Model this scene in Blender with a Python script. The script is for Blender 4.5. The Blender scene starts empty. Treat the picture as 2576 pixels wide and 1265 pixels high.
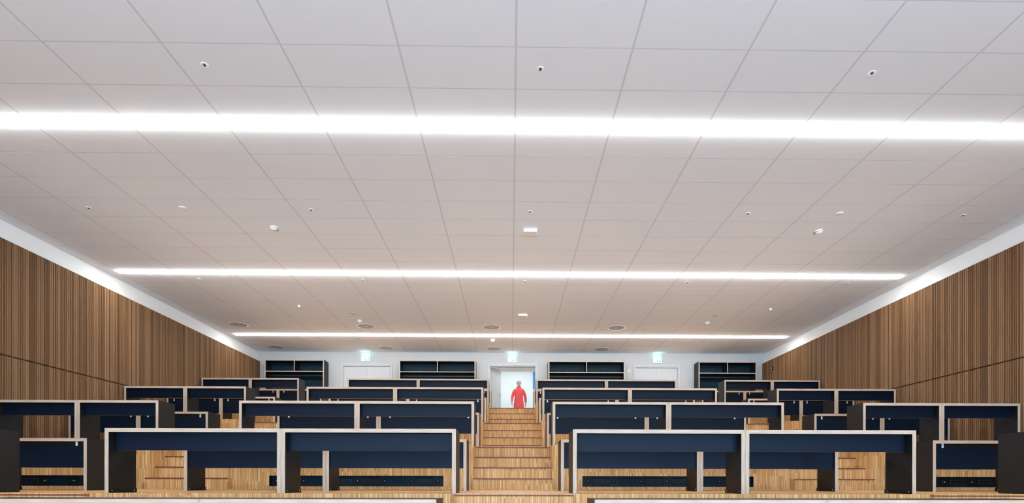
import bpy, bmesh, math, random
from mathutils import Matrix, Vector
random.seed(7)
S = bpy.context.scene
COL = S.collection

# ------------------------------------------------------------------ camera
FPX, PPX, PPY, YAW, ROLL = 1373.97, 1304.0, 1211.0, 0.013665, 0.0017232
cd = bpy.data.cameras.new('camera'); cam = bpy.data.objects.new('camera', cd); COL.objects.link(cam)
cd.sensor_fit = 'HORIZONTAL'; cd.sensor_width = 36.0
cd.lens = FPX / 2576 * 36.0
cd.shift_x = -(PPX - 1288) / 2576
cd.shift_y = (PPY - 632.5) / 2576
cd.clip_start = 0.05; cd.clip_end = 200
cam.matrix_world = Matrix.Rotation(-YAW, 4, 'Z') @ Matrix.Rotation(math.pi/2, 4, 'X') @ Matrix.Rotation(ROLL, 4, 'Z')
S.camera = cam

# ------------------------------------------------------------------ world, lights, exposure
w = bpy.data.worlds.new('world'); S.world = w; w.use_nodes = True
w.node_tree.nodes['Background'].inputs[0].default_value = (0.55, 0.7, 1.0, 1)
w.node_tree.nodes['Background'].inputs[1].default_value = 0.15
S.view_settings.view_transform = 'Standard'; S.view_settings.look = 'None'
S.view_settings.gamma = 1.0; S.view_settings.exposure = 0.03
try: S.view_settings.use_curve_mapping = False
except Exception: pass
def area(name, loc, rot, sx, sy, energy, color):
    l = bpy.data.lights.new(name, 'AREA'); l.shape = 'RECTANGLE'; l.size = sx; l.size_y = sy
    l.energy = energy; l.color = color
    o = bpy.data.objects.new(name, l); COL.objects.link(o); o.location = loc; o.rotation_euler = rot
    return o
STRIP = 64.0
# strengths of the two fill lights added behind the camera
FRONT_FILL = 1450
UP = 98
# unseen fills added behind the camera: assumed daylight, and a beam raising ceiling brightness
area('front_fill_light', (1.0, -3.6, 0.2), (math.radians(90+17), 0, 0), 15.0, 2.4, FRONT_FILL, (0.30, 0.62, 1.0))
ul = area('ceiling_fill_light', (0.0, -3.4, -1.0), (math.radians(90+18.3), 0, 0), 15.0, 0.4, UP, (0.96, 0.93, 0.90))
ul.data.spread = math.radians(21)
# the lit hallway behind the open door
area('hallway_lamp', (0.3, 21.3, 4.85), (0, 0, 0), 4.0, 1.6, 78, (0.78, 0.93, 1.0))

area('leaf_fill_light', (0.3, 19.5, 3.98), (0, 0, 0), 0.8, 0.3, 7, (0.9, 0.96, 1.0))  # fill added under the lobby soffit to brighten the open door leaf

# ------------------------------------------------------------------ materials
def nt(m):
    m.use_nodes = True; n = m.node_tree
    return n, n.nodes, n.links, n.nodes['Principled BSDF']
def mat(name, col, rough=0.5, metal=0.0, spec=0.5, emit=None, es=0.0, var=0.0, scale=8.0):
    m = bpy.data.materials.new(name); n, N, L, b = nt(m)
    b.inputs['Base Color'].default_value = (*col, 1); b.inputs['Roughness'].default_value = rough
    b.inputs['Metallic'].default_value = metal; b.inputs['Specular IOR Level'].default_value = spec
    if emit: b.inputs['Emission Color'].default_value = (*emit, 1); b.inputs['Emission Strength'].default_value = es
    if var > 0:
        tc = N.new('ShaderNodeTexCoord'); no = N.new('ShaderNodeTexNoise'); no.inputs['Scale'].default_value = scale
        no.inputs['Detail'].default_value = 4
        hs = N.new('ShaderNodeMapRange'); hs.inputs['To Min'].default_value = 1-var; hs.inputs['To Max'].default_value = 1+var
        mx = N.new('ShaderNodeVectorMath'); mx.operation = 'SCALE'; mx.inputs[0].default_value = col
        L.new(tc.outputs['Object'], no.inputs['Vector']); L.new(no.outputs['Fac'], hs.inputs['Value'])
        L.new(hs.outputs[0], mx.inputs['Scale']); L.new(mx.outputs[0], b.inputs['Base Color'])
    return m
def math_node(N, L, op, a, b=None):
    x = N.new('ShaderNodeMath'); x.operation = op
    for i, v in enumerate((a, b)):
        if v is None: continue
        if isinstance(v, (int, float)): x.inputs[i].default_value = v
        else: L.new(v, x.inputs[i])
    return x.outputs[0]
def parquet():
    m = bpy.data.materials.new('strip_parquet'); n, N, L, b = nt(m)
    g = N.new('ShaderNodeNewGeometry'); sp = N.new('ShaderNodeSeparateXYZ'); L.new(g.outputs['Position'], sp.inputs[0])
    sn = N.new('ShaderNodeSeparateXYZ'); L.new(g.outputs['True Normal'], sn.inputs[0])
    nz = math_node(N, L, 'ABSOLUTE', sn.outputs[2]); isf = math_node(N, L, 'GREATER_THAN', nz, 0.5)
    xy = math_node(N, L, 'ADD', sp.outputs[0], sp.outputs[1])
    u1 = math_node(N, L, 'DIVIDE', xy, 0.0108); u2 = math_node(N, L, 'DIVIDE', sp.outputs[0], 0.0108)
    def mix(f, a, c):
        x = N.new('ShaderNodeMix'); x.data_type = 'FLOAT'; L.new(f, x.inputs[0]); L.new(a, x.inputs[2]); L.new(c, x.inputs[3]); return x.outputs[0]
    u = mix(isf, u1, u2); v = mix(isf, sp.outputs[2], sp.outputs[1])
    uf = math_node(N, L, 'FLOOR', u)
    blk = math_node(N, L, 'FLOOR', math_node(N, L, 'DIVIDE', uf, 22.0))
    w1 = N.new('ShaderNodeTexWhiteNoise'); w1.noise_dimensions = '1D'; L.new(blk, w1.inputs['W'])
    vs = math_node(N, L, 'FLOOR', math_node(N, L, 'ADD', math_node(N, L, 'DIVIDE', v, 0.23), w1.outputs['Value']))
    cv = N.new('ShaderNodeCombineXYZ'); L.new(uf, cv.inputs[0]); L.new(vs, cv.inputs[1])
    w2 = N.new('ShaderNodeTexWhiteNoise'); w2.noise_dimensions = '2D'; L.new(cv.outputs[0], w2.inputs['Vector'])
    r = N.new('ShaderNodeValToRGB'); L.new(w2.outputs['Value'], r.inputs[0])
    e = r.color_ramp.elements
    e[0].position = 0.0; e[0].color = (0.37, 0.185, 0.066, 1); e[1].position = 1.0; e[1].color = (0.76, 0.49, 0.24, 1)
    for p, c in ((0.2, (0.48, 0.252, 0.094, 1)), (0.5, (0.56, 0.305, 0.120, 1)), (0.85, (0.64, 0.37, 0.158, 1))):
        x = e.new(p); x.color = c
    # fine grain
    no = N.new('ShaderNodeTexNoise'); no.inputs['Scale'].default_value = 60; L.new(g.outputs['Position'], no.inputs['Vector'])
    mr = N.new('ShaderNodeMapRange'); mr.inputs['To Min'].default_value = 0.88; mr.inputs['To Max'].default_value = 1.12; L.new(no.outputs['Fac'], mr.inputs['Value'])
    fr = math_node(N, L, 'FRACT', u); gap = math_node(N, L, 'LESS_THAN', fr, 0.07)
    k = math_node(N, L, 'MULTIPLY', mr.outputs[0], math_node(N, L, 'SUBTRACT', 1.0, math_node(N, L, 'MULTIPLY', gap, 0.22)))
    sc = N.new('ShaderNodeVectorMath'); sc.operation = 'SCALE'; L.new(r.outputs[0], sc.inputs[0]); L.new(k, sc.inputs['Scale'])
    L.new(sc.outputs[0], b.inputs['Base Color']); b.inputs['Roughness'].default_value = 0.42
    b.inputs['Specular IOR Level'].default_value = 0.12
    return m
def slatwood():
    m = bpy.data.materials.new('slat_wood'); n, N, L, b = nt(m)
    g = N.new('ShaderNodeNewGeometry'); sp = N.new('ShaderNodeSeparateXYZ'); L.new(g.outputs['Position'], sp.inputs[0])
    i = math_node(N, L, 'FLOOR', math_node(N, L, 'DIVIDE', sp.outputs[1], 0.0225))
    w1 = N.new('ShaderNodeTexWhiteNoise'); w1.noise_dimensions = '1D'; L.new(i, w1.inputs['W'])
    mp = N.new('ShaderNodeMapping'); mp.inputs['Scale'].default_value = (40, 60, 2.2); L.new(g.outputs['Position'], mp.inputs['Vector'])
    no = N.new('ShaderNodeTexNoise'); no.inputs['Scale'].default_value = 1.0; no.inputs['Detail'].default_value = 5; L.new(mp.outputs[0], no.inputs['Vector'])
    f = math_node(N, L, 'ADD', math_node(N, L, 'MULTIPLY', w1.outputs['Value'], 0.62), math_node(N, L, 'MULTIPLY', no.outputs['Fac'], 0.42))
    r = N.new('ShaderNodeValToRGB'); L.new(f, r.inputs[0]); e = r.color_ramp.elements
    e[0].position = 0.1; e[0].color = (0.10, 0.048, 0.022, 1); e[1].position = 0.95; e[1].color = (0.37, 0.205, 0.105, 1)
    x = e.new(0.5); x.color = (0.205, 0.105, 0.050, 1)
    L.new(r.outputs[0], b.inputs['Base Color']); b.inputs['Roughness'].default_value = 0.65; b.inputs['Specular IOR Level'].default_value = 0.08
    return m
def plyedge(axis):
    # laminated birch edge, layers stacked along the given local axis
    m = bpy.data.materials.new('plywood_edge_' + 'xz'[axis == 2]); n, N, L, b = nt(m)
    tc = N.new('ShaderNodeTexCoord'); sp = N.new('ShaderNodeSeparateXYZ'); L.new(tc.outputs['Object'], sp.inputs[0])
    a = sp.outputs[axis]
    ph = math_node(N, L, 'FRACT', math_node(N, L, 'DIVIDE', a, 0.0225))
    ln = math_node(N, L, 'LESS_THAN', ph, 0.12)
    mp = N.new('ShaderNodeMapping'); mp.inputs['Scale'].default_value = (3, 3, 60) if axis == 2 else (60, 3, 3)
    L.new(tc.outputs['Object'], mp.inputs['Vector'])
    no = N.new('ShaderNodeTexNoise'); no.inputs['Scale'].default_value = 1.4; no.inputs['Detail'].default_value = 5; L.new(mp.outputs[0], no.inputs['Vector'])
    r = N.new('ShaderNodeValToRGB'); L.new(no.outputs['Fac'], r.inputs[0]); e = r.color_ramp.elements
    e[0].position = 0.25; e[0].color = (0.43, 0.305, 0.215, 1); e[1].position = 0.75; e[1].color = (0.60, 0.455, 0.345, 1)
    k = math_node(N, L, 'SUBTRACT', 1.0, math_node(N, L, 'MULTIPLY', ln, 0.16))
    sc = N.new('ShaderNodeVectorMath'); sc.operation = 'SCALE'; L.new(r.outputs[0], sc.inputs[0]); L.new(k, sc.inputs['Scale'])
    L.new(sc.outputs[0], b.inputs['Base Color']); b.inputs['Roughness'].default_value = 0.5; b.inputs['Specular IOR Level'].default_value = 0.2
    return m
PARQ = parquet(); SLAT = slatwood(); PLX = plyedge(0); PLZ = plyedge(2)
LAM = mat('charcoal_laminate', (0.010, 0.0098, 0.0098), 0.45, spec=0.25, var=0.12, scale=3)
PANEL = mat('blue_sheen_laminate', (0.0028, 0.0075, 0.0175), 0.45, spec=0.14, var=0.1, scale=3)  # dark laminate with the blue front reflection put into its colour
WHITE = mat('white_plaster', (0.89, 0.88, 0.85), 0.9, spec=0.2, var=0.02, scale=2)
TILE = mat('ceiling_tile_white', (0.84, 0.85, 0.87), 0.95, spec=0.1, var=0.015, scale=1.5)
TBAR = mat('ceiling_grid_grey', (0.66, 0.66, 0.675), 0.9, spec=0.1)
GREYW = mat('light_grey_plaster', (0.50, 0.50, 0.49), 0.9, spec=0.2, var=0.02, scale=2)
PAINT = mat('white_door_paint', (0.50, 0.50, 0.495), 0.45, var=0.01)
NOSE = mat('red_brown_nosing', (0.17, 0.034, 0.014), 0.5, var=0.2, scale=20)
PLAS = mat('white_plastic', (0.86, 0.86, 0.86), 0.4, var=0.01)
GREYP = mat('grey_grille', (0.50, 0.49, 0.475), 0.7, var=0.05, scale=60)
DARK = mat('black_plastic', (0.006, 0.006, 0.007), 0.45, spec=0.2, var=0.1)
STEEL = mat('brushed_metal', (0.62, 0.64, 0.67), 0.35, metal=0.9, var=0.05, scale=40)
ALU = mat('light_metal', (0.72, 0.76, 0.8), 0.45, metal=0.2, var=0.03)
LED = mat('lit_strip_diffuser', (0.9, 0.9, 0.9), 0.5, emit=(0.94, 0.98, 1.0), es=STRIP, var=0.01)
SIGNW = mat('lit_sign_white', (0.8, 0.9, 0.9), 0.5, emit=(0.55, 1.0, 1.0), es=2.2, var=0.01)
SIGNG = mat('lit_sign_green', (0.0, 0.3, 0.2), 0.5, emit=(0.0, 0.55, 0.5), es=1.0, var=0.01)
FLOORG = mat('grey_hall_floor', (0.35, 0.35, 0.36), 0.4, var=0.05)
TEAL = mat('teal_back_board', (0.002, 0.016, 0.026), 0.5, spec=0.12, var=0.08, scale=3)
RAILM = mat('dark_rail_metal', (0.10, 0.10, 0.10), 0.4, metal=0.8, var=0.05)
BLUE = mat('bright_blue_board', (0.02, 0.22, 0.62), 0.5, var=0.03)
RED = mat('red_jacket', (0.85, 0.085, 0.085), 0.8, var=0.08, scale=12)
JEANS = mat('dark_blue_trousers', (0.03, 0.05, 0.11), 0.85, var=0.1, scale=12)
SKIN = mat('skin', (0.62, 0.36, 0.26), 0.55, var=0.04)
HAIR = mat('dark_hair', (0.05, 0.03, 0.02), 0.7, var=0.2, scale=40)
SHOE = mat('dark_shoe', (0.03, 0.03, 0.03), 0.6, var=0.1)

# ------------------------------------------------------------------ mesh helpers
def box(bm, x0, x1, y0, y1, z0, z1, mi=0):
    v = [bm.verts.new(p) for p in ((x0,y0,z0),(x1,y0,z0),(x1,y1,z0),(x0,y1,z0),(x0,y0,z1),(x1,y0,z1),(x1,y1,z1),(x0,y1,z1))]
    fs = []
    for q in ((0,3,2,1),(4,5,6,7),(0,1,5,4),(1,2,6,5),(2,3,7,6),(3,0,4,7)):
        f = bm.faces.new([v[i] for i in q]); f.material_index = mi; fs.append(f)
    return fs
def prism(bm, pts, y0, y1, mi=0):
    # pts: XZ outline, counter-clockwise seen from -Y
    a = [bm.verts.new((x, y0, z)) for x, z in pts]; b = [bm.verts.new((x, y1, z)) for x, z in pts]
    n = len(pts); fs = [bm.faces.new(a), bm.faces.new(b[::-1])]
    for i in range(n):
        j = (i+1) % n; fs.append(bm.faces.new((a[j], a[i], b[i], b[j])))
    for f in fs: f.material_index = mi
    return fs
def lathe(bm, prof, seg=24, c=(0,0,0), mi=0):
    # prof: list of (radius, z)
    rings = []
    for r, z in prof:
        if r < 1e-6: rings.append([bm.verts.new((c[0], c[1], c[2]+z))])
        else: rings.append([bm.verts.new((c[0]+r*math.cos(2*math.pi*k/seg), c[1]+r*math.sin(2*math.pi*k/seg), c[2]+z)) for k in range(seg)])
    for A, B in zip(rings, rings[1:]):
        for k in range(seg):
            j = (k+1) % seg
            if len(A) == 1 and len(B) == 1: continue
            if len(A) == 1: f = bm.faces.new((A[0], B[k], B[j]))
            elif len(B) == 1: f = bm.faces.new((A[k], A[j], B[0]))
            else: f = bm.faces.new((A[k], A[j], B[j], B[k]))
            f.material_index = mi; f.smooth = True
def obj(name, bm, mats, parent=None, loc=(0,0,0)):
    bmesh.ops.recalc_face_normals(bm, faces=bm.faces)
    me = bpy.data.meshes.new(name); bm.to_mesh(me); bm.free()
    for m in (mats if isinstance(mats, (list, tuple)) else [mats]): me.materials.append(m)
    o = bpy.data.objects.new(name, me); COL.objects.link(o); o.location = loc
    if parent: o.parent = parent
    return o
def bevel(bm, w=0.003, seg=1):
    bmesh.ops.bevel(bm, geom=list(bm.edges), offset=w, segments=seg, affect='EDGES', profile=0.6)
def B(): return bmesh.new()
def thing(name, label, cat, loc=(0,0,0), group=None, rz=0):
    o = bpy.data.objects.new(name, None); COL.objects.link(o); o.location = loc; o.rotation_euler = (0,0,rz)
    o.empty_display_size = 0.1
    o['label'] = label; o['category'] = cat
    if group: o['group'] = group
    return o
def tag(o, label, cat, group=None):
    o['label'] = label; o['category'] = cat
    if group: o['group'] = group
    return o
def struct(o): o['kind'] = 'structure'; return o
def copy_tree(o, parent=None):
    c = o.copy(); COL.objects.link(c)
    if parent: c.parent = parent
    for ch in o.children: copy_tree(ch, c)
    return c
def text_like(bm, quads, y):   # thin plates in the XZ plane
    for x0, x1, z0, z1 in quads: box(bm, x0, x1, y, y+0.002, z0, z1)

# ------------------------------------------------------------------ room measures
WL, WR, YB, ZC = -8.67, 8.78, 18.85, 4.445     # side walls, back wall, ceiling
YF = -4.0
PZ = [-0.877, -0.135, 0.618, 1.372, 2.126]     # platform tops
PF = [2.9, 6.08, 9.16, 12.17, 15.19]           # platform front edges
TR = 0.26
STAGE = -1.62
AISLES = [(-5.99, -4.64), (-0.63, 0.69), (4.72, 6.07)]

# floor: stage + parquet tiers
bm = B()
box(bm, WL, WR, YF, PF[0], STAGE-0.2, STAGE)
box(bm, WL, WR, PF[0], YB, STAGE-0.2, PZ[0])
box(bm, WL, WR, PF[1], YB, PZ[0], PZ[1])
NICHES = [(-8.35, -6.25), (-4.03, -1.13), (1.20, 4.095), (6.35, 8.45)]
for k in (2, 3, 4):
    z0, z1, F = PZ[k-1], PZ[k], PF[k]
    R = F + 0.64
    box(bm, WL, WR, R, YB, z0, z1)
    xs = [WL] + [v for a in AISLES for v in a] + [WR]
    for i in range(0, 8, 2):
        a, b = xs[i], xs[i+1]
        if k == 2:
            n0, n1 = NICHES[i//2]; q0, q1 = z0+0.050, z0+0.228
            box(bm, a, b, F+0.09, R, z0, z1)
            box(bm, a, b, F, F+0.09, z0, q0); box(bm, a, b, F, F+0.09, q1, z1)
            box(bm, a, n0, F, F+0.09, q0, q1); box(bm, n1, b, F, F+0.09, q0, q1)
        else:
            box(bm, a, b, F, R, z0, z1)
        box(bm, a, b, F-0.012, F, z0, z0+0.022)
struct(obj('floor', bm, PARQ))

# stairs in the three aisles, each step with its nosing
names = ['left side aisle', 'middle aisle', 'right side aisle']
for k in (2, 3, 4):
    for ai, (a, b) in enumerate(AISLES):
        z0, z1 = PZ[k-1], PZ[k]; rise = (z1-z0)/4
        t = thing('stair_flight', f"oak strip stairs in the {names[ai]}, {['lowest','middle','uppermost'][k-2]} flight in view", 'stairs',
                  ((a+b)/2, PF[k]-0.14, z0), 'flights of stairs between the desk blocks')
        w = (b-a)/2 - 0.001
        for s in range(4):
            y0 = s*TR; ye = 0.78 if s < 3 else 0.779
            bm = B()
            if s < 3: box(bm, -w, w, y0+0.004, 0.779, s*rise, (s+1)*rise-0.002)
            else: box(bm, -w, w, 0.752, 0.779, s*rise, (s+1)*rise-0.003)
            st = obj('step', bm, PARQ, t)
            bm = B(); yy = y0 if s < 3 else 0.748
            box(bm, -w, w, yy-0.006, yy+0.012, (s+1)*rise-0.018, (s+1)*rise)
            obj('nosing', bm, NOSE, st)
for ai, (a, b) in enumerate(AISLES):
    bm = B(); box(bm, a, b, PF[1]-0.05, PF[1], PZ[1]-0.012, PZ[1]+0.001, 0); box(bm, a, b, PF[1]-0.056, PF[1], PZ[1]-0.026, PZ[1]-0.012, 1)
    box(bm, a, b, PF[1]-0.05, PF[1], PZ[0], PZ[1]-0.026, 0)
    struct(obj('trim_%d' % (ai+3), bm, [PARQ, NOSE]))

# walls
DOORS = [(-5.79, -4.14, 3.985), (-0.745, 0.868, 4.005), (4.285, 5.80, 3.985)]
bm = B(); box(bm, WL-0.15, WL, YF, YB+0.25, STAGE-0.2, ZC+0.1); struct(obj('wall_left', bm, WHITE))
bm = B(); box(bm, WR, WR+0.15, YF, YB+0.25, STAGE-0.2, ZC+0.1); struct(obj('wall_right', bm, WHITE))
bm = B(); box(bm, WL-0.15, WR+0.15, YF-0.15, YF, STAGE-0.2, ZC+0.1); struct(obj('wall_front', bm, WHITE))
bm = B()
x = WL
for a, b, zt in DOORS:
    box(bm, x, a, YB, YB+0.25, STAGE-0.2, ZC+0.1); box(bm, a, b, YB, YB+0.25, zt, ZC+0.1)
    box(bm, a, b, YB, YB+0.25, STAGE-0.2, PZ[4]); x = b
box(bm, x, WR, YB, YB+0.25, STAGE-0.2, ZC+0.1)
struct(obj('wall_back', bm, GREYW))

# ceiling: tiles on a grid, interrupted by the three light slots
LY = [(-2.986, -2.898), (1.902, 1.990), (6.79, 6.878), (11.678, 11.766), (16.614, 16.702)]  # first two strips added out of view for light, continuing the visible spacing
yl = []
y = LY[0][0]
while y > YF: yl.append((max(y-0.6, YF), y)); y -= 0.6
for i, (s, e) in enumerate(LY):
    nxt = LY[i+1][0] if i < 4 else YB
    if i < 4:
        p = (nxt-e)/8
        for j in range(8): yl.append((e+j*p, e+(j+1)*p))
    else:
        y = e
        while y < YB-0.01: yl.append((y, min(y+0.6, YB))); y += 0.6
xl = [WL] + [0.044+1.2*i for i in range(-7, 8)] + [WR]
bm = B()
for y0, y1 in yl:
    for x0, x1 in zip(xl, xl[1:]):
        box(bm, x0+0.011, x1-0.011, y0+0.0065, y1-0.0065, ZC, ZC+0.02, 0)
box(bm, WL-0.1, WR+0.1, YF-0.1, YB+0.1, ZC+0.0004, ZC+0.2, 1)
for s_, e_ in LY:
    box(bm, WL, xl[1]+0.0, s_, e_, ZC, ZC+0.02, 0); box(bm, xl[-2], WR, s_, e_, ZC, ZC+0.02, 0)
struct(obj('ceiling', bm, [TILE, TBAR]))
lx0, lx1 = xl[1], xl[-2]
for i, (s, e) in enumerate(LY):
    t = thing('linear_light', 'long white lit ceiling strip, ' + ['added unseen above the stage behind the camera', 'added above the front desks, just outside the picture', 'nearest the camera, running the whole picture width', 'middle one of the three', 'farthest and shortest looking of the three'][i],
              'ceiling light', ((lx0+lx1)/2, (s+e)/2, ZC), 'lit ceiling strips')
    hw = (lx1-lx0)/2; h = (e-s)/2
    bm = B()
    pr = [(-h+0.006, -0.001), (-h+0.006, -0.019), (-h*0.7, -0.028), (h*0.7, -0.028), (h-0.006, -0.019), (h-0.006, -0.001)]
    va = [bm.verts.new((-hw+0.02, p, q)) for p, q in pr]; vb = [bm.verts.new((hw-0.02, p, q)) for p, q in pr]
    bm.faces.new(va); bm.faces.new(vb[::-1])
    for j in range(6): bm.faces.new((va[j], vb[j], vb[(j+1)%6], va[(j+1)%6]))
    obj('diffuser', bm, LED, t)
    bm = B()
    box(bm, -hw, hw, -h, -h+0.005, -0.009, -0.001); box(bm, -hw, hw, h-0.005, h, -0.009, -0.001)
    box(bm, -hw, -hw+0.018, -h+0.005, h-0.005, -0.009, -0.001); box(bm, hw-0.018, hw, -h+0.005, h-0.005, -0.009, -0.001)
    obj('housing', bm, PLAS, t)

# slatted oak cladding on both side walls, split by a shadow joint
for side, (wx, sg) in enumerate(((WL, 1), (WR, -1))):
    bm = B()
    back = wx + sg*0.05; face = wx + sg*0.07
    def bx2(xa, xb, *r):
        box(bm, min(xa, xb), max(xa, xb), *r)
    for z0, z1 in ((-1.6, 2.118), (2.142, 4.10)):
        bx2(wx, back, YF, YB-0.002, z0, z1)
        y = 1.2; 
        while y < YB-0.03:
            wdt = 0.030
            bx2(back, face, y, y+wdt, z0, z1)
            y += 0.045
    bx2(wx, wx+sg*0.02, YF, YB-0.002, 2.10, 2.16)
    struct(obj('trim_%d' % (side+1), bm, SLAT))

# ------------------------------------------------------------------ doors, hallway
for i, (a, b, zt) in enumerate(DOORS):
    d = bpy.data.objects.new('door_%d' % (i+1), None); COL.objects.link(d); d.location = ((a+b)/2, YB, PZ[4]); d['kind'] = 'structure'
    hw = (b-a)/2; h = zt-PZ[4]
    bm = B(); c = 0.065
    box(bm, -hw-c, -hw, -0.022, 0.0, 0, h+c+0.012); box(bm, hw, hw+c, -0.022, 0.0, 0, h+c+0.012); box(bm, -hw, hw, -0.022, 0.0, h, h+c+0.012)
    bevel(bm, 0.004); obj('door_casing', bm, PAINT, d)
    bm = B(); box(bm, -hw, -hw+0.03, 0.0, 0.25, 0, h); box(bm, hw-0.03, hw, 0.0, 0.25, 0, h); box(bm, -hw+0.03, hw-0.03, 0.0, 0.25, h-0.03, h)
    obj('door_frame', bm, PAINT, d)
    def leaf(name, w_, loc, rz, hs):
        bm = B(); box(bm, 0, w_, 0, 0.045, 0.01, h-0.04)
        lf = obj(name, bm, PAINT, d, loc); lf.rotation_euler = (0, 0, rz)
        bm = B()
        hx = w_-0.07 if hs > 0 else 0.07
        lathe(bm, [(0.025, -0.004), (0.025, 0.004)], 16)
        for f in list(bm.faces): pass
        bmesh.ops.rotate(bm, verts=bm.verts, cent=(0,0,0), matrix=Matrix.Rotation(math.pi/2, 3, 'X'))
        bmesh.ops.translate(bm, verts=bm.verts, vec=(hx, -0.004, 1.0))
        box(bm, hx-0.009, hx+0.009, -0.05, -0.002, 0.992, 1.01)
        box(bm, min(hx, hx-hs*0.12), max(hx, hx-hs*0.12), -0.058, -0.044, 0.990, 1.010)
        obj('door_handle', bm, STEEL, lf)
        return lf
    if i != 1:
        leaf('door_leaf', hw-0.034, (-hw+0.032, 0.05, 0), 0, 1)
        leaf('door_leaf', hw-0.034, (0.002, 0.05, 0), 0, -1)
    else:
        leaf('door_leaf', hw-0.034, (-hw+0.035, 0.252, 0), math.radians(64), 1)
        # closer arm above the open leaf
        bm = B(); box(bm, -hw+0.05, -hw+0.28, 0.10, 0.14, h-0.075, h-0.045); bevel(bm, 0.005)
        obj('door_closer', bm, GREYP, d)

# hallway behind the open door
bm = B(); box(bm, -1.2, 1.2, YB+0.25, 19.9, 4.005, 4.9)
box(bm, -1.4, -1.2, YB+0.25, 19.9, PZ[4], 4.9); box(bm, 1.2, 1.4, YB+0.25, 19.9, PZ[4], 4.9)
struct(obj('wall_hallway_lobby', bm, WHITE))
bm = B(); box(bm, -3.2, 3.2, 23.0, 23.15, PZ[4], 5.0); box(bm, -3.35, -3.2, 19.9, 23.15, PZ[4], 5.0); box(bm, 3.2, 3.35, 19.9, 23.15, PZ[4], 5.0)
box(bm, -3.2, -1.4, 19.75, 19.9, PZ[4], 5.0); box(bm, 1.4, 3.2, 19.75, 19.9, PZ[4], 5.0)
struct(obj('wall_hallway', bm, WHITE))
bm = B(); box(bm, -3.35, 3.35, 19.9, 23.15, 4.9, 5.0); box(bm, -1.4, 1.4, 19.7, 19.9, 4.9, 5.0); struct(obj('ceiling_hallway', bm, WHITE))
bm = B(); box(bm, -3.35, 3.35, YB+0.25, 23.15, PZ[4]-0.1, PZ[4]); struct(obj('floor_hallway', bm, FLOORG))
bm = B(); box(bm, -3.2, 3.2, 22.985, 23.0, PZ[4], PZ[4]+0.95); struct(obj('baseboard_hallway', bm, PLAS))
bm = B(); box(bm, 0.93, 1.9, 22.94, 23.0, 3.90, 4.75); bevel(bm, 0.004)
tag(obj('wall_board', bm, BLUE), 'bright blue board on the hallway wall seen through the open door', 'board')

# exit signs over the doors
for i, sx in enumerate((-4.99, 0.041, 5.053)):
    t = thing('exit_sign', 'small lit green and white exit sign above ' + ['the left double door', 'the open middle doorway', 'the right double door'][i], 'exit sign',
              (sx, YB, 4.11), 'lit exit signs')
    bm = B(); box(bm, -0.155, 0.155, -0.05, -0.0, -0.004, 0.178); bevel(bm, 0.006); obj('housing', bm, PLAS, t)
    bm = B(); box(bm, -0.147, 0.147, -0.054, -0.0495, 0.004, 0.168); obj('lit_panel', bm, SIGNW, t)
    sl = area('sign_glow', (sx, YB-0.06, 4.305), (math.pi, 0, 0), 0.26, 0.03, 0.5, (0.35, 0.8, 1.0))
    bm = B()
    box(bm, -0.128, -0.112, -0.0555, -0.0535, 0.03, 0.145)
    # green square with a white down arrow left open in it
    prism(bm, [(-0.02,0.025),(0.115,0.025),(0.115,0.035),(-0.02,0.035)], -0.0555, -0.0535)
    prism(bm, [(-0.02,0.035),(0.045,0.035),(0.0,0.085),(0.0,0.14),(-0.02,0.14)], -0.0555, -0.0535)
    prism(bm, [(0.05,0.035),(0.115,0.035),(0.115,0.14),(0.095,0.14),(0.095,0.085)], -0.0555, -0.0535)
    obj('pictogram', bm, SIGNG, t)

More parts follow.
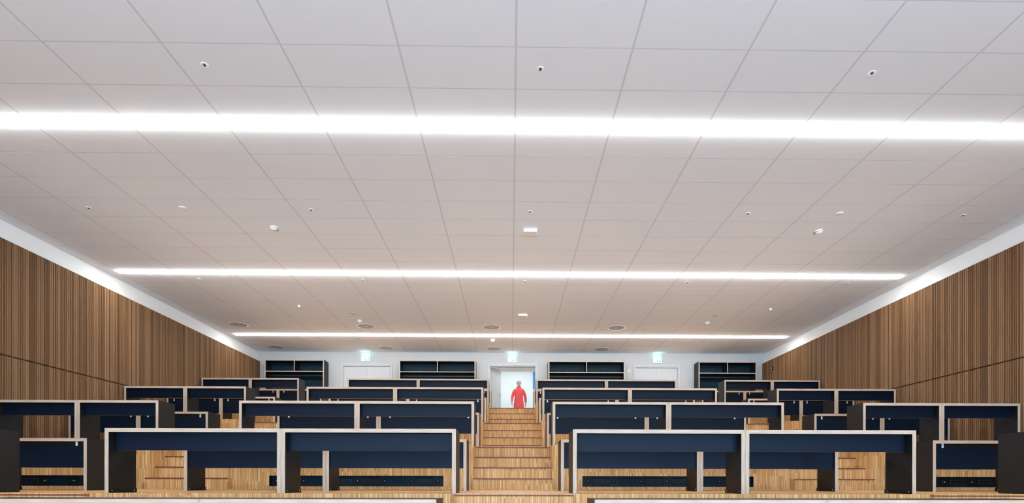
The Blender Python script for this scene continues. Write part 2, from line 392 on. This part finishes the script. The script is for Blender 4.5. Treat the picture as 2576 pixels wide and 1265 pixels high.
# ------------------------------------------------------------------ desks
T = 0.044; DD = 0.45; DH = 0.727
def facemat(bm, plyaxis_mi=1):
    for f in bm.faces:
        f.normal_update()
        f.material_index = 1 if abs(f.normal.y) > 0.9 else 0
def make_desk(W, kind, screws, brk):
    t = thing('lecture_desk', 'x', 'desk')
    h = W/2 - 0.0012
    bm = B(); prism(bm, [(-h, DH), (-h+T-0.001, DH-T+0.0), (h-T+0.001, DH-T+0.0), (h, DH)], 0, DD)
    bmesh.ops.recalc_face_normals(bm, faces=bm.faces); facemat(bm); obj('desk_top', bm, [LAM, PLZ], t)
    for s in (-1, 1):
        bm = B()
        pts = [(s*h, 0.0), (s*(h-T), 0.0), (s*(h-T), DH-T-0.0015), (s*h, DH-0.0015)]
        prism(bm, pts, 0, DD); bmesh.ops.recalc_face_normals(bm, faces=bm.faces); facemat(bm)
        leg = obj('leg', bm, [LAM, PLX], t)
        bm = B(); xi = s*(h-T)
        box(bm, min(xi, xi-s*0.006), max(xi, xi-s*0.006), 0.004, DD+0.008, 0.001, 0.045)
        fb = obj('foot_bracket', bm, DARK, t)
        if screws:
            for yy in (0.045, DD-0.045):
                bm = B(); lathe(bm, [(0, 0.003), (0.006, 0.002), (0.006, 0.0)], 10)
                bmesh.ops.rotate(bm, verts=bm.verts, cent=(0,0,0), matrix=Matrix.Rotation(-s*math.pi/2, 3, 'Y'))
                bmesh.ops.translate(bm, verts=bm.verts, vec=(xi-s*0.006, yy, 0.026))
                obj('screw', bm, ALU, fb)
    i0 = h-T-0.001
    bm = B()
    if kind == 'a': box(bm, -i0, i0, 0.12, 0.136, DH-0.243, DH-T-0.0005)
    else: box(bm, -i0, i0, 0.036, 0.052, 0.318, DH-T-0.045)
    for f in bm.faces:
        f.normal_update(); f.material_index = 1 if f.normal.z < -0.9 else 0
    mp = obj('modesty_panel', bm, [PANEL, PLZ], t)
    if kind == 'b':
        bm = B(); box(bm, -i0, i0, 0.056, 0.064, DH-T-0.16, DH-T-0.0005); box(bm, -i0, i0, 0.064, 0.20, DH-T-0.16, DH-T-0.152); box(bm, -i0, i0, 0.20, 0.208, DH-T-0.16, DH-T-0.06)
        obj('gap_backing', bm, LAM, t)  # dark board added so the gap above the hung panel looks black
    if kind == 'b':
        for s in (-1, 1):
            x = s*(h-T-brk); bm = B()
            box(bm, x-0.014, x+0.014, 0.030, 0.0355, DH-T-0.062, DH-T-0.001)
            box(bm, x-0.014, x+0.014, 0.0355, 0.054, DH-T-0.005, DH-T-0.0005)
            obj('bracket', bm, ALU, mp)
    return t
ORD = ['second', 'third', 'fourth', 'fifth', 'sixth', 'seventh', 'eighth', 'ninth']
XE = [(-8.56, -7.22), (-7.22, -5.88), (-4.545, -2.582), (-2.582, -0.62), (0.70, 2.663), (2.663, 4.625), (5.975, 7.325), (7.325, 8.68)]
PLACE = ['left block, against the slatted wall', 'left block, beside the left aisle', 'left centre block, beside the left aisle',
         'left centre block, beside the middle stairs', 'right centre block, beside the middle stairs', 'right centre block, beside the right aisle',
         'right block, beside the right aisle', 'right block, against the slatted wall']
rows = [('b', 4.56, 0, range(2, 6)), ('a', 6.17, 1, range(1, 7)), ('b', 7.655, 1, range(1, 7)), ('a', 9.19, 2, range(8)), ('b', 10.68, 2, range(8)),
        ('a', 12.20, 3, range(8)), ('b', 13.69, 3, range(8)), ('a', 15.22, 4, range(8)), ('b', 17.02, 4, range(8))]
proto = {}
for ri, (kind, y, p, idx) in enumerate(rows):
    for i in idx:
        a, b = XE[i]; wide = 2 <= i <= 5; key = (kind, round(b-a, 3), ri in (1, 2))
        if key not in proto:
            o = make_desk(b-a, kind, ri in (1, 2), 0.17 if wide else 0.12); proto[key] = o
        else: o = copy_tree(proto[key])
        o.location = ((a+b)/2, y, PZ[p])
        if ri == 0: lab = 'charcoal desk cut by the bottom picture edge, ' + PLACE[i].replace(' centre block', '')
        else: lab = 'charcoal plywood edged desk, %s row, %s' % (['', 'first full', 'second full', 'third', 'fourth', 'fifth', 'sixth', 'seventh', 'eighth'][ri], PLACE[i])
        o['label'] = lab
        o['group'] = 'desks in the row cut by the bottom edge' if ri == 0 else 'desks in %s row' % ['', 'first full', 'second full', 'third', 'fourth', 'fifth', 'sixth', 'seventh', 'eighth'][ri]

# ------------------------------------------------------------------ sockets in the riser niches
def socket_unit(ni):
    n0, n1 = NICHES[ni]; cx = (n0+n1)/2; hw = (n1-n0)/2
    where = ['left of the left aisle', 'left of the middle stairs', 'right of the middle stairs', 'right of the right aisle'][ni]
    t = thing('power_socket_strip', 'black recessed power socket strip in the lowest oak riser, ' + where, 'socket strip',
              (cx, PF[2]+0.088, PZ[1]+0.0505), 'socket strips in the oak riser')
    bm = B(); box(bm, -hw+0.001, hw-0.001, -0.012, 0.0, 0.001, 0.176)
    box(bm, -hw+0.001, -hw+0.006, -0.086, -0.012, 0.001, 0.176); box(bm, hw-0.006, hw-0.001, -0.086, -0.012, 0.001, 0.176)
    box(bm, -hw+0.006, hw-0.006, -0.086, -0.012, 0.172, 0.176); box(bm, -hw+0.006, hw-0.006, -0.086, -0.012, 0.001, 0.004)
    obj('niche_lining', bm, DARK, t)
    n = int((n1-n0-0.2)/0.447)+1; st = (n1-n0-0.2)/(n-1)
    for k in range(n):
        x = -hw+0.1+k*st
        bm = B(); box(bm, x-0.055, x+0.055, -0.020, -0.012, 0.03, 0.145); bevel(bm, 0.002)
        md = obj('cable_outlet', bm, DARK, t)
        bm = B(); lathe(bm, [(0.0, 0.008), (0.028, 0.007), (0.034, 0.0)], 20); bmesh.ops.rotate(bm, verts=bm.verts, cent=(0,0,0), matrix=Matrix.Rotation(math.pi/2, 3, 'X'))
        bmesh.ops.translate(bm, verts=bm.verts, vec=(x, -0.020, 0.088)); obj('round_cover', bm, DARK, md)
        bm = B(); lathe(bm, [(0.0, 0.004), (0.008, 0.003), (0.008, 0.0)], 10); bmesh.ops.rotate(bm, verts=bm.verts, cent=(0,0,0), matrix=Matrix.Rotation(math.pi/2, 3, 'X'))
        bmesh.ops.translate(bm, verts=bm.verts, vec=(x, -0.028, 0.088)); obj('lock_pin', bm, PLAS, md)
        if k < n-1:
            xm = x+st/2
            bm = B(); box(bm, xm-0.155, xm+0.155, -0.017, -0.012, 0.006, 0.170); pl = obj('cover_plate', bm, TEAL if (k % 3) else PANEL, t)  # blue reflection on the black plates is put into their colour
            if k % 3 != 1:
                bm = B(); box(bm, xm-0.128, xm+0.128, -0.024, -0.017, 0.058, 0.122, 0); bevel(bm, 0.002)
                for f in bm.faces: f.material_index = 0
                for q in range(4):
                    qx = xm-0.094+q*0.0627
                    m2 = B(); lathe(m2, [(0.0, -0.002), (0.017, -0.002), (0.021, 0.001), (0.024, 0.001)], 16)
                    bmesh.ops.rotate(m2, verts=m2.verts, cent=(0,0,0), matrix=Matrix.Rotation(math.pi/2, 3, 'X'))
                    bmesh.ops.translate(m2, verts=m2.verts, vec=(qx, -0.0245, 0.09))
                    me = bpy.data.meshes.new('tmp'); m2.to_mesh(me); m2.free()
                    nf = len(bm.faces); bm.from_mesh(me); bm.faces.ensure_lookup_table()
                    for f in bm.faces[nf:]: f.material_index = 1
                obj('socket_block', bm, [GSOCK, DARK], pl)
GSOCK = mat('grey_socket_plastic', (0.11, 0.115, 0.12), 0.45, var=0.03)
for ni in range(4): socket_unit(ni)

# ------------------------------------------------------------------ wardrobes along the back wall
CAB = [(-8.245, -6.267), (-3.758, -1.193), (1.255, 3.839), (6.339, 8.313)]
for i, (a, b) in enumerate(CAB):
    hw = (b-a)/2; H = 4.07-PZ[4]; D = 0.455; t_ = 0.036
    t = thing('open_wardrobe', 'black open wardrobe at the back wall, ' + ['leftmost, by the slatted wall', 'between left door and middle doorway', 'between middle doorway and right door', 'rightmost, by the slatted wall'][i],
              'wardrobe', ((a+b)/2, 18.38, PZ[4]), 'open wardrobes along the back wall')
    def part(nm, mats, *bs):
        bm = B()
        for q in bs: box(bm, *q)
        for f in bm.faces:
            f.normal_update(); f.material_index = 1 if (len(mats) > 1 and f.normal.y < -0.9) else 0
        return obj(nm, bm, list(mats), t)
    part('side_panel', (LAM, PLX), (-hw, -hw+t_, 0, D, 0, H-t_)); part('side_panel', (LAM, PLX), (hw-t_, hw, 0, D, 0, H-t_))
    part('top_panel', (LAM, PLZ), (-hw, hw, 0, D, H-t_, H)); part('bottom_panel', (LAM, PLZ), (-hw+t_, hw-t_, 0, D, 0.05, 0.05+t_))
    part('shelf', (LAM, PLZ), (-hw+t_, hw-t_, 0.004, D-0.02, H-0.405, H-0.381))
    part('divider', (LAM, PLX), (-0.012, 0.012, 0.004, D-0.02, H-0.381, H-t_))
    part('back_board', (TEAL,), (-hw+t_, hw-t_, D-0.018, D, 0.05+t_, H-t_))
    bm = B(); lathe(bm, [(0.0125, -hw+t_), (0.0125, hw-t_)], 12); bmesh.ops.rotate(bm, verts=bm.verts, cent=(0,0,0), matrix=Matrix.Rotation(math.pi/2, 3, 'Y'))
    bmesh.ops.translate(bm, verts=bm.verts, vec=(0, 0.22, H-0.50)); obj('coat_rail', bm, RAILM, t)

# ------------------------------------------------------------------ ceiling fittings
def sprinkler_proto():
    t = thing('sprinkler', 'x', 'sprinkler')
    bm = B(); lathe(bm, [(0.040, 0.0), (0.038, -0.005), (0.020, -0.007), (0.020, -0.001), (0.0, -0.001)], 20); obj('escutcheon', bm, PLAS, t)
    bm = B(); lathe(bm, [(0.008, 0.0), (0.008, -0.010), (0.011, -0.011), (0.011, -0.014), (0.0, -0.014)], 12); obj('nozzle', bm, DARK, t)
    return t
rn = ['nearest', 'second', 'third', 'fourth', 'rearmost']
cn = ['leftmost', 'left of centre', 'centre', 'right of centre', 'rightmost']
pr = None
for ri, y in enumerate((5.88, 8.99, 12.12, 15.11, 18.28)):
    for ci, x in enumerate((-6.88, -3.28, 0.31, 3.915, 7.52)):
        if ri == 0 and ci in (0, 4): continue
        if ri == 4 and ci in (0, 4): continue
        if pr is None: pr = o = sprinkler_proto()
        else: o = copy_tree(pr)
        o.location = (x, y, ZC); o['label'] = 'tiny round ceiling sprinkler, %s row, %s' % (rn[ri], cn[ci]); o['group'] = 'ceiling sprinklers'
def detector(x, y, lab, r=0.062):
    t = thing('smoke_detector', lab, 'smoke detector', (x, y, ZC), 'ceiling detectors')
    bm = B(); lathe(bm, [(r*0.95, 0.0), (r, -0.006), (r, -0.016), (r*0.9, -0.019)], 24); obj('base', bm, PLAS, t)
    bm = B(); lathe(bm, [(r*0.72, -0.018), (r*0.72, -0.030)], 24); obj('vent_ring', bm, DARK, t)
    bm = B(); lathe(bm, [(r*0.9, -0.019), (r*0.7, -0.021), (r*0.70, -0.022)], 24)
    lathe(bm, [(r*0.72, -0.029), (r*0.86, -0.031), (r*0.80, -0.042), (r*0.55, -0.050), (0.0, -0.053)], 24); obj('cap', bm, PLAS, t)
detector(-4.16, 9.62, 'white smoke detector left of centre, before the middle light strip')
detector(5.44, 9.59, 'white smoke detector right of centre, before the middle light strip')
detector(-4.18, 15.16, 'white smoke detector left of centre, beside the small round vent')
detector(5.47, 15.16, 'white smoke detector right of centre, beside the small round vent')
def dome(x, y, lab):
    t = thing('motion_sensor', lab, 'sensor', (x, y, ZC), 'small domed ceiling sensors')
    bm = B(); lathe(bm, [(0.045, 0.0), (0.045, -0.012), (0.038, -0.016)], 20); obj('base', bm, PLAS, t)
    bm = B(); lathe(bm, [(0.036, -0.015), (0.030, -0.034), (0.0, -0.045)], 20); obj('dome', bm, PLAS, t)
dome(-5.37, 13.92, 'small white dome sensor on the left half of the ceiling')
dome(6.66, 13.95, 'small white dome sensor on the right half of the ceiling')
for x, s in ((-5.35, 'left'), (5.43, 'right')):
    bm = B(); lathe(bm, [(0.057, 0.0), (0.057, -0.006), (0.048, -0.010), (0.0, -0.010)], 28)
    tag(obj('ceiling_cover_disc', bm, PLAS, None, (x, 8.965, ZC)), f'flat white round cover disc on the {s} half of the ceiling', 'cover', 'flat ceiling cover discs')
for x, s in ((-4.18, 'left'), (5.47, 'right')):
    t = thing('ceiling_vent', f'small dark grey round vent on the {s} half of the ceiling', 'vent', (x, 14.53, ZC), 'small round ceiling vents')
    bm = B(); lathe(bm, [(0.09, 0.0), (0.088, -0.006), (0.075, -0.008)], 28); obj('rim', bm, GREYP, t)
    bm = B()
    for r in (0.072, 0.054, 0.036, 0.018): lathe(bm, [(r, -0.002), (r-0.004, -0.009), (r-0.010, -0.009), (r-0.013, -0.002)], 24)
    lathe(bm, [(0.076, -0.001), (0.0, -0.001)], 24); obj('louvre', bm, GREYP, t)
SP = [(-7.74, 15.62), (-4.16, 15.72), (-0.56, 15.76), (3.04, 15.74), (-7.77, 18.18), (-4.16, 18.24), (-0.57, 18.28), (3.03, 18.28)]
SL = ['leftmost, before the farthest light strip', 'second from left, before the farthest light strip', 'third from left, before the farthest light strip', 'rightmost, before the farthest light strip',
      'leftmost, behind the farthest light strip', 'second from left, behind the farthest light strip', 'third from left, behind the farthest light strip', 'rightmost, behind the farthest light strip']
sp0 = None
for (x, y), l in zip(SP, SL):
    if sp0 is None:
        sp0 = o = thing('ceiling_speaker', 'x', 'speaker')
        bm = B(); lathe(bm, [(0.248, 0.0), (0.247, -0.004), (0.232, -0.006)], 40); obj('rim', bm, PLAS, o)
        bm = B(); lathe(bm, [(0.232, -0.006), (0.16, -0.0075), (0.024, -0.008)], 40); obj('grille', bm, GREYP, o)
        bm = B(); lathe(bm, [(0.024, -0.008), (0.020, -0.012), (0.0, -0.012)], 16); obj('centre_cap', bm, PLAS, o)
    else: o = copy_tree(sp0)
    o.location = (x, y, ZC); o['label'] = 'large grey round ceiling speaker, ' + l; o['group'] = 'round ceiling speakers'
for (x, y, l) in ((0.335, 9.66, 'nearer the camera'), (0.31, 14.54, 'farther from the camera')):
    t = thing('ceiling_sensor_box', 'white rounded box on the ceiling above the middle aisle, ' + l, 'sensor', (x, y, ZC), 'white boxes on the ceiling centre line')
    bm = B(); box(bm, -0.12, 0.12, -0.09, 0.09, -0.062, -0.004); bevel(bm, 0.016, 3); obj('case', bm, PLAS, t)
    bm = B(); box(bm, -0.10, 0.10, -0.07, 0.07, -0.006, 0.0); obj('mount', bm, GREYP, t)
t = thing('daylight_sensor', 'small white cup shaped sensor just behind the farthest light strip', 'sensor', (-0.57, 17.10, ZC))
bm = B(); lathe(bm, [(0.062, 0.0), (0.062, -0.03), (0.048, -0.075), (0.0, -0.078)], 24); obj('case', bm, PLAS, t)
bm = B(); lathe(bm, [(0.02, -0.078), (0.014, -0.084), (0.0, -0.085)], 16); obj('lens', bm, DARK, t)
# wall fittings
t = thing('wall_speaker', 'small black oval unit on the right slatted wall near the back', 'speaker', (WR-0.07, 18.07, 3.787))
bm = B(); lathe(bm, [(0.0, 0.04), (0.05, 0.036), (0.062, 0.018), (0.062, 0.0)], 24)
bmesh.ops.scale(bm, vec=(1.0, 0.75, 1.0), verts=bm.verts); bmesh.ops.rotate(bm, verts=bm.verts, cent=(0,0,0), matrix=Matrix.Rotation(-math.pi/2, 3, 'Y'))
obj('case', bm, DARK, t)
bm = B(); lathe(bm, [(0.0, 0.0425), (0.03, 0.0405)], 20); bmesh.ops.rotate(bm, verts=bm.verts, cent=(0,0,0), matrix=Matrix.Rotation(-math.pi/2, 3, 'Y')); obj('grille', bm, GREYP, t)
t = thing('wall_switch', 'small white wall plate left of the right double door', 'switch', (4.076, YB, 3.84))
bm = B(); box(bm, -0.04, 0.04, -0.010, 0.0, -0.04, 0.04); bevel(bm, 0.003); obj('plate', bm, PLAS, t)
bm = B(); box(bm, -0.022, 0.022, -0.014, -0.010, -0.028, 0.028); bevel(bm, 0.001); obj('rocker', bm, PAINT, t)

# ------------------------------------------------------------------ person in the hallway
def skin_mesh(name, verts, edges, radii, m, parent, root=0, sub=2):
    me = bpy.data.meshes.new(name); me.from_pydata(verts, edges, []); me.materials.append(m)
    o = bpy.data.objects.new(name, me); COL.objects.link(o); o.parent = parent
    md = o.modifiers.new('skin', 'SKIN'); md.use_smooth_shade = True
    for i, r in enumerate(radii):
        rr = r if isinstance(r, tuple) else (r, r)
        me.skin_vertices[0].data[i].radius = rr
    me.skin_vertices[0].data[root].use_root = True
    s = o.modifiers.new('sub', 'SUBSURF'); s.levels = sub; s.render_levels = sub
    return o
P = thing('person', 'person in a red jacket and dark trousers walking in the bright hallway', 'person', (0.30, 20.95, PZ[4]))
V, E_, R_ = [], [], []
def add(p, r, par=None):
    V.append(p); R_.append(r); i = len(V)-1
    if par is not None: E_.append((par, i))
    return i
pel = add((0, 0, 0.93), (0.13, 0.10)); ab = add((0, 0, 1.10), (0.12, 0.095), pel); ch = add((0, 0, 1.30), (0.135, 0.10), ab)
nb = add((0, 0, 1.45), 0.06, ch); nk = add((0, -0.003, 1.49), 0.052, nb); hj = add((0, -0.018, 1.55), (0.064, 0.074), nk); hd = add((0, -0.012, 1.635), (0.084, 0.100), hj); ht = add((0, -0.002, 1.71), (0.062, 0.076), hd)
arms = {}
for s, fy in ((-1, -0.16), (1, 0.12)):
    sh = add((s*0.16, 0, 1.37), 0.040, ch); el = add((s*0.25, 0.02+fy*0.25, 1.13), 0.042, sh); wr = add((s*0.265, fy*1.0, 0.90), 0.028, el)
    pa = add((s*0.262, fy*1.12, 0.82), (0.030, 0.020), wr)
    for q, (dy, ln) in enumerate(((-0.026, 0.066), (-0.009, 0.075), (0.009, 0.070), (0.025, 0.054))):
        f1 = add((s*0.262, fy*1.12+dy, 0.785), 0.0095, pa); f2 = add((s*0.256, fy*1.12+dy-0.004, 0.785-ln*0.55), 0.0085, f1); add((s*0.246, fy*1.12+dy-0.010, 0.785-ln), 0.0075, f2)
    t1 = add((s*0.245, fy*1.12-0.034, 0.845), 0.011, pa); add((s*0.235, fy*1.12-0.052, 0.81), 0.0085, t1)
    arms[s] = (fy)
for s, fy in ((-1, 0.16), (1, -0.18)):
    hp = add((s*0.08, 0, 0.86), 0.075, pel); kn = add((s*0.095, fy*0.45-0.03, 0.49), 0.054, hp); an = add((s*0.095, fy, 0.09), 0.038, kn)
    he = add((s*0.095, fy-0.03, 0.045), (0.038, 0.035), an); add((s*0.10, fy-0.16, 0.035), (0.038, 0.024), he)
body = skin_mesh('body', V, E_, R_, SKIN, P)
# long red coat: lofted shell with two sleeves
bm = B(); rings = []
for z, rx, ry, oy in ((0.60, 0.205, 0.155, 0), (0.66, 0.208, 0.158, 0), (0.82, 0.195, 0.15, 0), (1.0, 0.17, 0.135, 0), (1.14, 0.155, 0.128, 0), (1.30, 0.172, 0.13, 0),
                      (1.39, 0.168, 0.115, 0), (1.44, 0.125, 0.095, 0), (1.47, 0.088, 0.080, 0), (1.50, 0.080, 0.078, 0), (1.515, 0.084, 0.084, 0.004)):
    rings.append([bm.verts.new((rx*math.cos(2*math.pi*k/28), oy + ry*math.sin(2*math.pi*k/28), z)) for k in range(28)])
for A_, B_ in zip(rings, rings[1:]):
    for k in range(28):
        f = bm.faces.new((A_[k], A_[(k+1)%28], B_[(k+1)%28], B_[k])); f.smooth = True
bm.faces.new(rings[0][::-1])
ck = obj('coat', bm, RED, P)
for s, fy in ((-1, -0.16), (1, 0.12)):
    sv = skin_mesh('sleeve', [(s*0.07, 0, 1.385), (s*0.165, 0, 1.365), (s*0.25, 0.02+fy*0.25, 1.13), (s*0.267, fy*0.95, 0.905)], [(0,1),(1,2),(2,3)], [0.075, 0.075, 0.058, 0.042], RED, ck)
V, E_, R_ = [], [], []
c0 = add((0, 0, 0.90), (0.11, 0.09))
for s, fy in ((-1, 0.16), (1, -0.18)):
    c1 = add((s*0.078, 0, 0.80), 0.085, c0); c2 = add((s*0.095, fy*0.45-0.03, 0.49), 0.072, c1); add((s*0.095, fy, 0.10), 0.056, c2)
skin_mesh('trousers', V, E_, R_, JEANS, P)
for s, fy in ((-1, 0.16), (1, -0.18)):
    skin_mesh('shoe', [(s*0.095, fy+0.02, 0.048), (s*0.097, fy-0.08, 0.045), (s*0.10, fy-0.18, 0.036)], [(0,1),(1,2)], [(0.048,0.046),(0.050,0.042),(0.042,0.030)], SHOE, P)
skin_mesh('hair', [(0, 0.050, 1.58), (0, 0.040, 1.67), (0, -0.008, 1.725)], [(0,1),(1,2)], [(0.070,0.055),(0.092,0.078),(0.082,0.090)], HAIR, P)
for s in (-1, 1):
    bm = B(); bmesh.ops.create_uvsphere(bm, u_segments=10, v_segments=8, radius=0.009, matrix=Matrix.Translation((s*0.030, -0.098, 1.640))); obj('eye', bm, DARK, body)
    bm = B(); bmesh.ops.create_uvsphere(bm, u_segments=10, v_segments=8, radius=0.03, matrix=Matrix.Translation((s*0.086, 0.0, 1.63)) @ Matrix.Diagonal((0.35, 0.7, 1, 1))); obj('ear', bm, SKIN, body)
bm = B(); bmesh.ops.create_cone(bm, segments=10, radius1=0.016, radius2=0.006, depth=0.045, cap_ends=True, matrix=Matrix.Translation((0, -0.112, 1.615)) @ Matrix.Rotation(math.radians(-20), 4, 'X')); obj('nose', bm, SKIN, body)
bm = B(); bmesh.ops.create_uvsphere(bm, u_segments=10, v_segments=6, radius=0.022, matrix=Matrix.Translation((0, -0.092, 1.578)) @ Matrix.Diagonal((1, 0.5, 0.3, 1))); obj('mouth', bm, RED, body)
